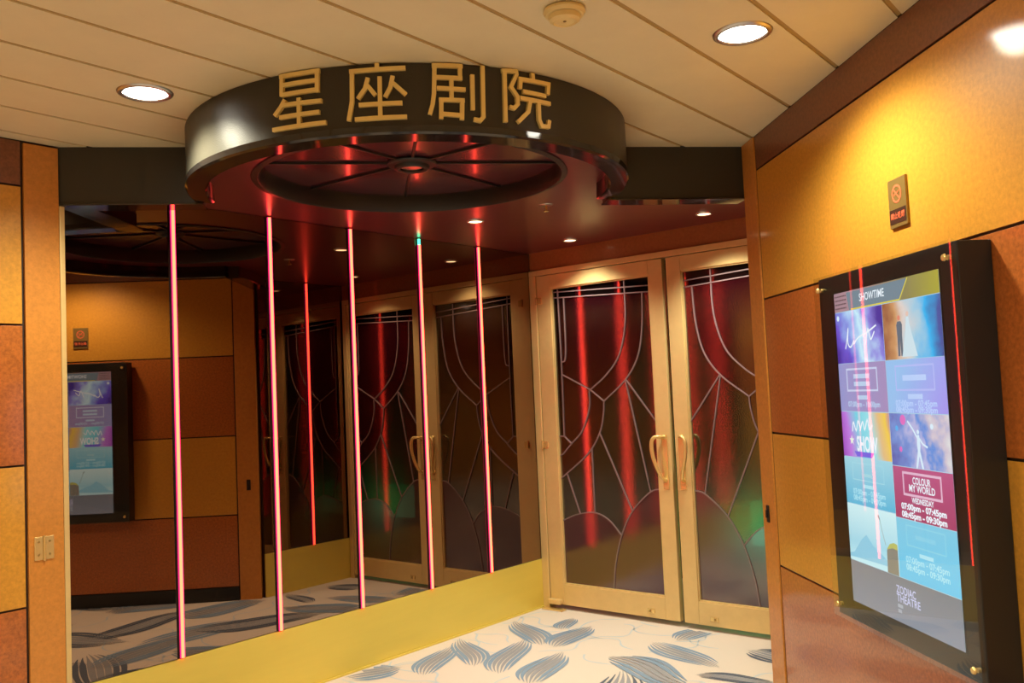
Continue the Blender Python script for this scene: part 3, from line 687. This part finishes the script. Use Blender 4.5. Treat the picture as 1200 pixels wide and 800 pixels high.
tile('caption', Q0, Q1, .541, .691 - gt, img_mat('caption_crimson', [(0, (165, 62, 100)), (1, (185, 85, 130))], 3, (0, 1), .05))
tile('caption', Q0, Q1, .692, .866 - gt, img_mat('caption_aqua', [(0, (100, 195, 232)), (1, (125, 198, 225))], 3, (0, 1), .05))
tile('footer', SX0, SX1, .867, 1, img_mat('footer_img', [(0, (128, 134, 150)), (1, (120, 124, 134))], 3, (0, 1), .05))
def piece(name, items, dy=.0008):
    """one drawn figure on the screen: a list of (points, material) polygons or (polyline, half width, material) strokes"""
    mb = MB()
    for k, it in enumerate(items):
        if len(it) == 2: poly(mb, it[0], it[1], dy + .00012 * k)
        else:
            P = [Vector(p) for p in it[0]]; l_, r_ = stroke_outline(P, it[1])
            for i in range(len(P) - 1): poly(mb, [l_[i], r_[i], r_[i + 1], l_[i + 1]], it[2], dy + .00012 * k)
    return mb.build(name, scr)
def disc(cx, t, r): return [(cx + r * math.cos(k * .524), V(t) + r * math.sin(k * .524)) for k in range(12)]
piece('mountain', [([(SX0 + .002, V(.845)), (SX0 + .03, V(.838)), (SX0 + .085, V(.79)), (SX0 + .115, V(.772)), (SX0 + .155, V(.80)), (SX0 + .20, V(.815)), (SX0 + .235, V(.83)), (SX0 + .235, V(.848)), (SX0 + .002, V(.855))], flat('far_peak', (140, 200, 225)))], .0005)
piece('cliff', [([(MIDX - .066, V(.8655)), (MIDX - .063, V(.80)), (MIDX - .045, V(.782)), (MIDX - .02, V(.775)), (MIDX - g, V(.778)), (MIDX - g, V(.8655))], flat('cliff', (135, 130, 118))),
                ([(MIDX - .064, V(.797)), (MIDX - .045, V(.778)), (MIDX - .02, V(.771)), (MIDX - g, V(.774)), (MIDX - g, V(.79)), (MIDX - .03, V(.788))], flat('cliff_grass', (185, 185, 100)))])
piece('acrobat', [([(MIDX - .068, V(.785)), (MIDX - .085, V(.745)), (MIDX - .095, V(.71))], .0014, flat('pole', (150, 165, 160))), ([(MIDX - .095, V(.712)), (MIDX - .104, V(.70))], .003, flat('figure', (130, 140, 135)))])
wh2 = flat('figure_white', (215, 232, 248)); pk = flat('pink_ball', (225, 110, 190)); bl = flat('dark_figures', (95, 105, 120)); cy_ = flat('pale_gown', (205, 222, 232))
x = MIDX + .150
piece('dancer', [([(x - .004, V(.445)), (x + .006, V(.445)), (x + .009, V(.475)), (x + .006, V(.49)), (x + .020, V(.539)), (x + .010, V(.539)), (x + .001, V(.505)), (x - .012, V(.539)), (x - .020, V(.539)), (x - .006, V(.49)), (x - .008, V(.47))], wh2),
                 ([(x - .003, V(.455)), (x - .025, V(.43)), (x - .050, V(.408))], .003, wh2), ([(x + .006, V(.455)), (x + .022, V(.470)), (x + .045, V(.478))], .003, wh2), (disc(x + .001, .437, .0065), wh2)])
piece('gown_figure', [([(MIDX + .126, V(.135)), (MIDX + .130, V(.112)), (MIDX + .142, V(.112)), (MIDX + .146, V(.135)), (MIDX + .158, V(.17)), (MIDX + .178, V(.225)), (MIDX + .098, V(.225)), (MIDX + .118, V(.165))], cy_), (disc(MIDX + .137, .104, .0075), flat('face_warm', (225, 190, 175)))])
piece('suit_figure', [([(MIDX + .076, V(.132)), (MIDX + .082, V(.122)), (MIDX + .100, V(.122)), (MIDX + .107, V(.132)), (MIDX + .104, V(.165)), (MIDX + .104, V(.222)), (MIDX + .093, V(.222)), (MIDX + .091, V(.178)), (MIDX + .088, V(.222)), (MIDX + .077, V(.222)), (MIDX + .078, V(.165))], bl), (disc(MIDX + .091, .112, .0075), flat('hair_coral', (225, 130, 105)))])
for cx, t, r_0, m in ((MIDX + .075, .405, .015, pk), (MIDX + .040, .43, .008, flat('blue_ball', (90, 175, 235))), (MIDX + .055, .49, .008, pk), (MIDX + .22, .42, .008, wh2), (SX0 + .02, .083, .009, wh2)):
    piece('ball', [(disc(cx, t, r_0), m)], .0006)
star = [(SX0 + .062 + (.017 if k % 2 == 0 else .007) * math.sin(k * .628), V(.478) + (.017 if k % 2 == 0 else .007) * math.cos(k * .628)) for k in range(10)]
piece('star', [(star, flat('star_cream', (235, 240, 225)))])
for pts in ([(.06, .185), (.075, .150), (.085, .120), (.078, .165), (.095, .18), (.12, .16)], [(.115, .172), (.15, .152), (.2, .142), (.262, .122)], [(.19, .178), (.212, .13), (.225, .163), (.25, .14)],
            [(.07, .450), (.08, .42), (.095, .447), (.11, .415), (.125, .44)], [(.12, .447), (.14, .417), (.15, .442), (.17, .41), (.18, .44), (.20, .425)]):
    piece('flourish', [(smooth_poly([(SX0 + a, V(t)) for a, t in pts], 4), .0027, white)], .001)
piece('underline_glow', [([(SX0 + .075, V(.512)), (SX0 + .20, V(.512)), (SX0 + .185, V(.528)), (SX0 + .09, V(.528))], flat('violet_block', (120, 100, 220)))])
cL, cR = SX0 + W_ * .25, SX0 + W_ * .75
def rframe(x0, x1, z0, z1, w, m):
    mb = MB(); v = [(x0, z0), (x1, z0), (x1, z1), (x0, z1)]; u = [(x0 + w, z0 + w), (x1 - w, z0 + w), (x1 - w, z1 - w), (x0 + w, z1 - w)]
    mb.add([(a, sy - .0009, b) for a, b in v + u], [(k, (k + 1) % 4, 4 + (k + 1) % 4, 4 + k) for k in range(4)], m); mb.build('caption_frame', scr)
rframe(cL - .098, cL + .098, V(.322), V(.248), .006, flat('mauve_line', (200, 205, 235))); rframe(cR - .10, cR + .10, V(.322), V(.248), .005, flat('lilac_line', (180, 185, 242)))
rframe(cL - .098, cL + .098, V(.604), V(.548), .003, flat('blue_line', (165, 215, 230))); rframe(cR - .098, cR + .098, V(.622), V(.553), .007, flat('rose_line', (225, 180, 205)))
rframe(cR - .098, cR + .098, V(.766), V(.705), .004, flat('aqua_line', (140, 208, 230)))
def wr_(body, x, t, size, w, m, b=.0006): text_mesh(body, size, m, scr, 'writing', (x, sy - .0016, V(t)), width=w, bold=b)
def line_(x, t, w, h, m): piece('blurred_line', [([(x - w / 2, V(t) - h / 2), (x + w / 2, V(t) - h / 2), (x + w / 2, V(t) + h / 2), (x - w / 2, V(t) + h / 2)], m)], .001)
p1 = flat('pale_mauve', (185, 205, 235)); p2 = flat('pale_lilac', (185, 205, 248)); p3 = flat('pale_aqua', (175, 225, 240))
line_(cL, .274, .10, .014, p1); line_(cL, .298, .10, .014, p1); line_(cL, .341, .062, .013, p1); wr_('07:00pm - 10:00pm', cL + .005, .363, .024, .20, p1)
line_(cR, .285, .12, .016, p2); line_(cR, .338, .075, .014, p2)
wr_('07:00pm - 07:45pm', cR, .358, .024, .21, p2); wr_('08:45pm - 09:30pm', cR, .376, .024, .21, p2)
wr_('SHOW', cL + .008, .490, .066, .130, white, .002)
line_(cL, .585, .05, .010, flat('aq_dim', (165, 212, 225))); line_(cL, .620, .062, .011, p3); wr_('07:00pm - 07:45pm', cL, .641, .024, .20, p3); wr_('08:45pm - 09:30pm', cL, .661, .024, .20, p3)
wr_('COLOUR', cR, .577, .028, .09, white); wr_('MY WORLD', cR, .599, .028, .13, white)
wr_('WEDNESDAY', cR, .633, .022, .11, white); wr_('07:00pm - 07:45pm', cR, .654, .024, .225, white, .001); wr_('08:45pm - 09:30pm', cR, .677, .024, .225, white, .001)
line_(cR, .736, .10, .012, flat('aq_dim2', (135, 205, 230))); line_(cR, .785, .07, .011, p3); wr_('07:00pm - 07:45pm', cR, .806, .025, .215, p3); wr_('08:45pm - 09:30pm', cR, .828, .025, .215, p3)
wr_('ZODIAC', MIDX + .030, .905, .032, .105, pale, .0004); wr_('THEATRE', MIDX + .040, .930, .032, .125, pale, .0004); line_(MIDX - .006, .952, .028, .010, flat('foot_dim', (170, 176, 190)))
line_(MIDX - .010, .967, .020, .010, flat('foot_dim2', (165, 171, 185)))
mb = MB(); mb.box(-.402, .402, -.113, -.105, 0, 1.132, M['cover'], .0006); mb.build('glass_cover', disp)
for x in (-.37, .37):
    for z in (.04, 1.088):
        mb = MB(); mb.lathe([(0, .006), (.008, .005), (.010, .001), (.010, 0)], M['brass'], Matrix.Translation((x, -.1131, z)) @ Matrix.Rotation(R(90), 4, 'X'), 20)
        mb.tube([(x, -.1045, z), (x, -.0965, z)], .007, M['brass'], 12); mb.build('standoff_bolt', disp, smooth=40)

# ------------------------------------------------------------------ camera, world, view
cam = bpy.data.cameras.new('camera'); co = bpy.data.objects.new('camera', cam); COL.objects.link(co)
cam.sensor_width = 36; cam.lens = 1050.574 * 36 / 1200; cam.clip_start = .02
pitch, roll = 5.67073378e-02, 4.45470600e-02
fwd = Vector((0, math.cos(pitch), math.sin(pitch))); right = Vector((1, 0, 0)); down = fwd.cross(right)
r2 = right * math.cos(roll) + down * math.sin(roll); d2 = -right * math.sin(roll) + down * math.cos(roll)
co.matrix_world = Matrix(((r2.x, -d2.x, -fwd.x, 0), (r2.y, -d2.y, -fwd.y, 0), (r2.z, -d2.z, -fwd.z, 1.4), (0, 0, 0, 1)))
sc.camera = co
w = bpy.data.worlds.new('world'); sc.world = w; w.use_nodes = True
w.node_tree.nodes['Background'].inputs[0].default_value = (.02, .016, .012, 1)
sc.view_settings.view_transform = 'Standard'; sc.view_settings.look = 'None'; sc.view_settings.gamma = 1; sc.view_settings.exposure = 0
sc.view_settings.use_curve_mapping = False
sc.cycles.use_denoising = True
sc.cycles.max_bounces = 10; sc.cycles.glossy_bounces = 7; sc.cycles.transparent_max_bounces = 12; sc.cycles.diffuse_bounces = 5
sc.cycles.caustics_reflective = False; sc.cycles.caustics_refractive = False; sc.cycles.sample_clamp_indirect = 8
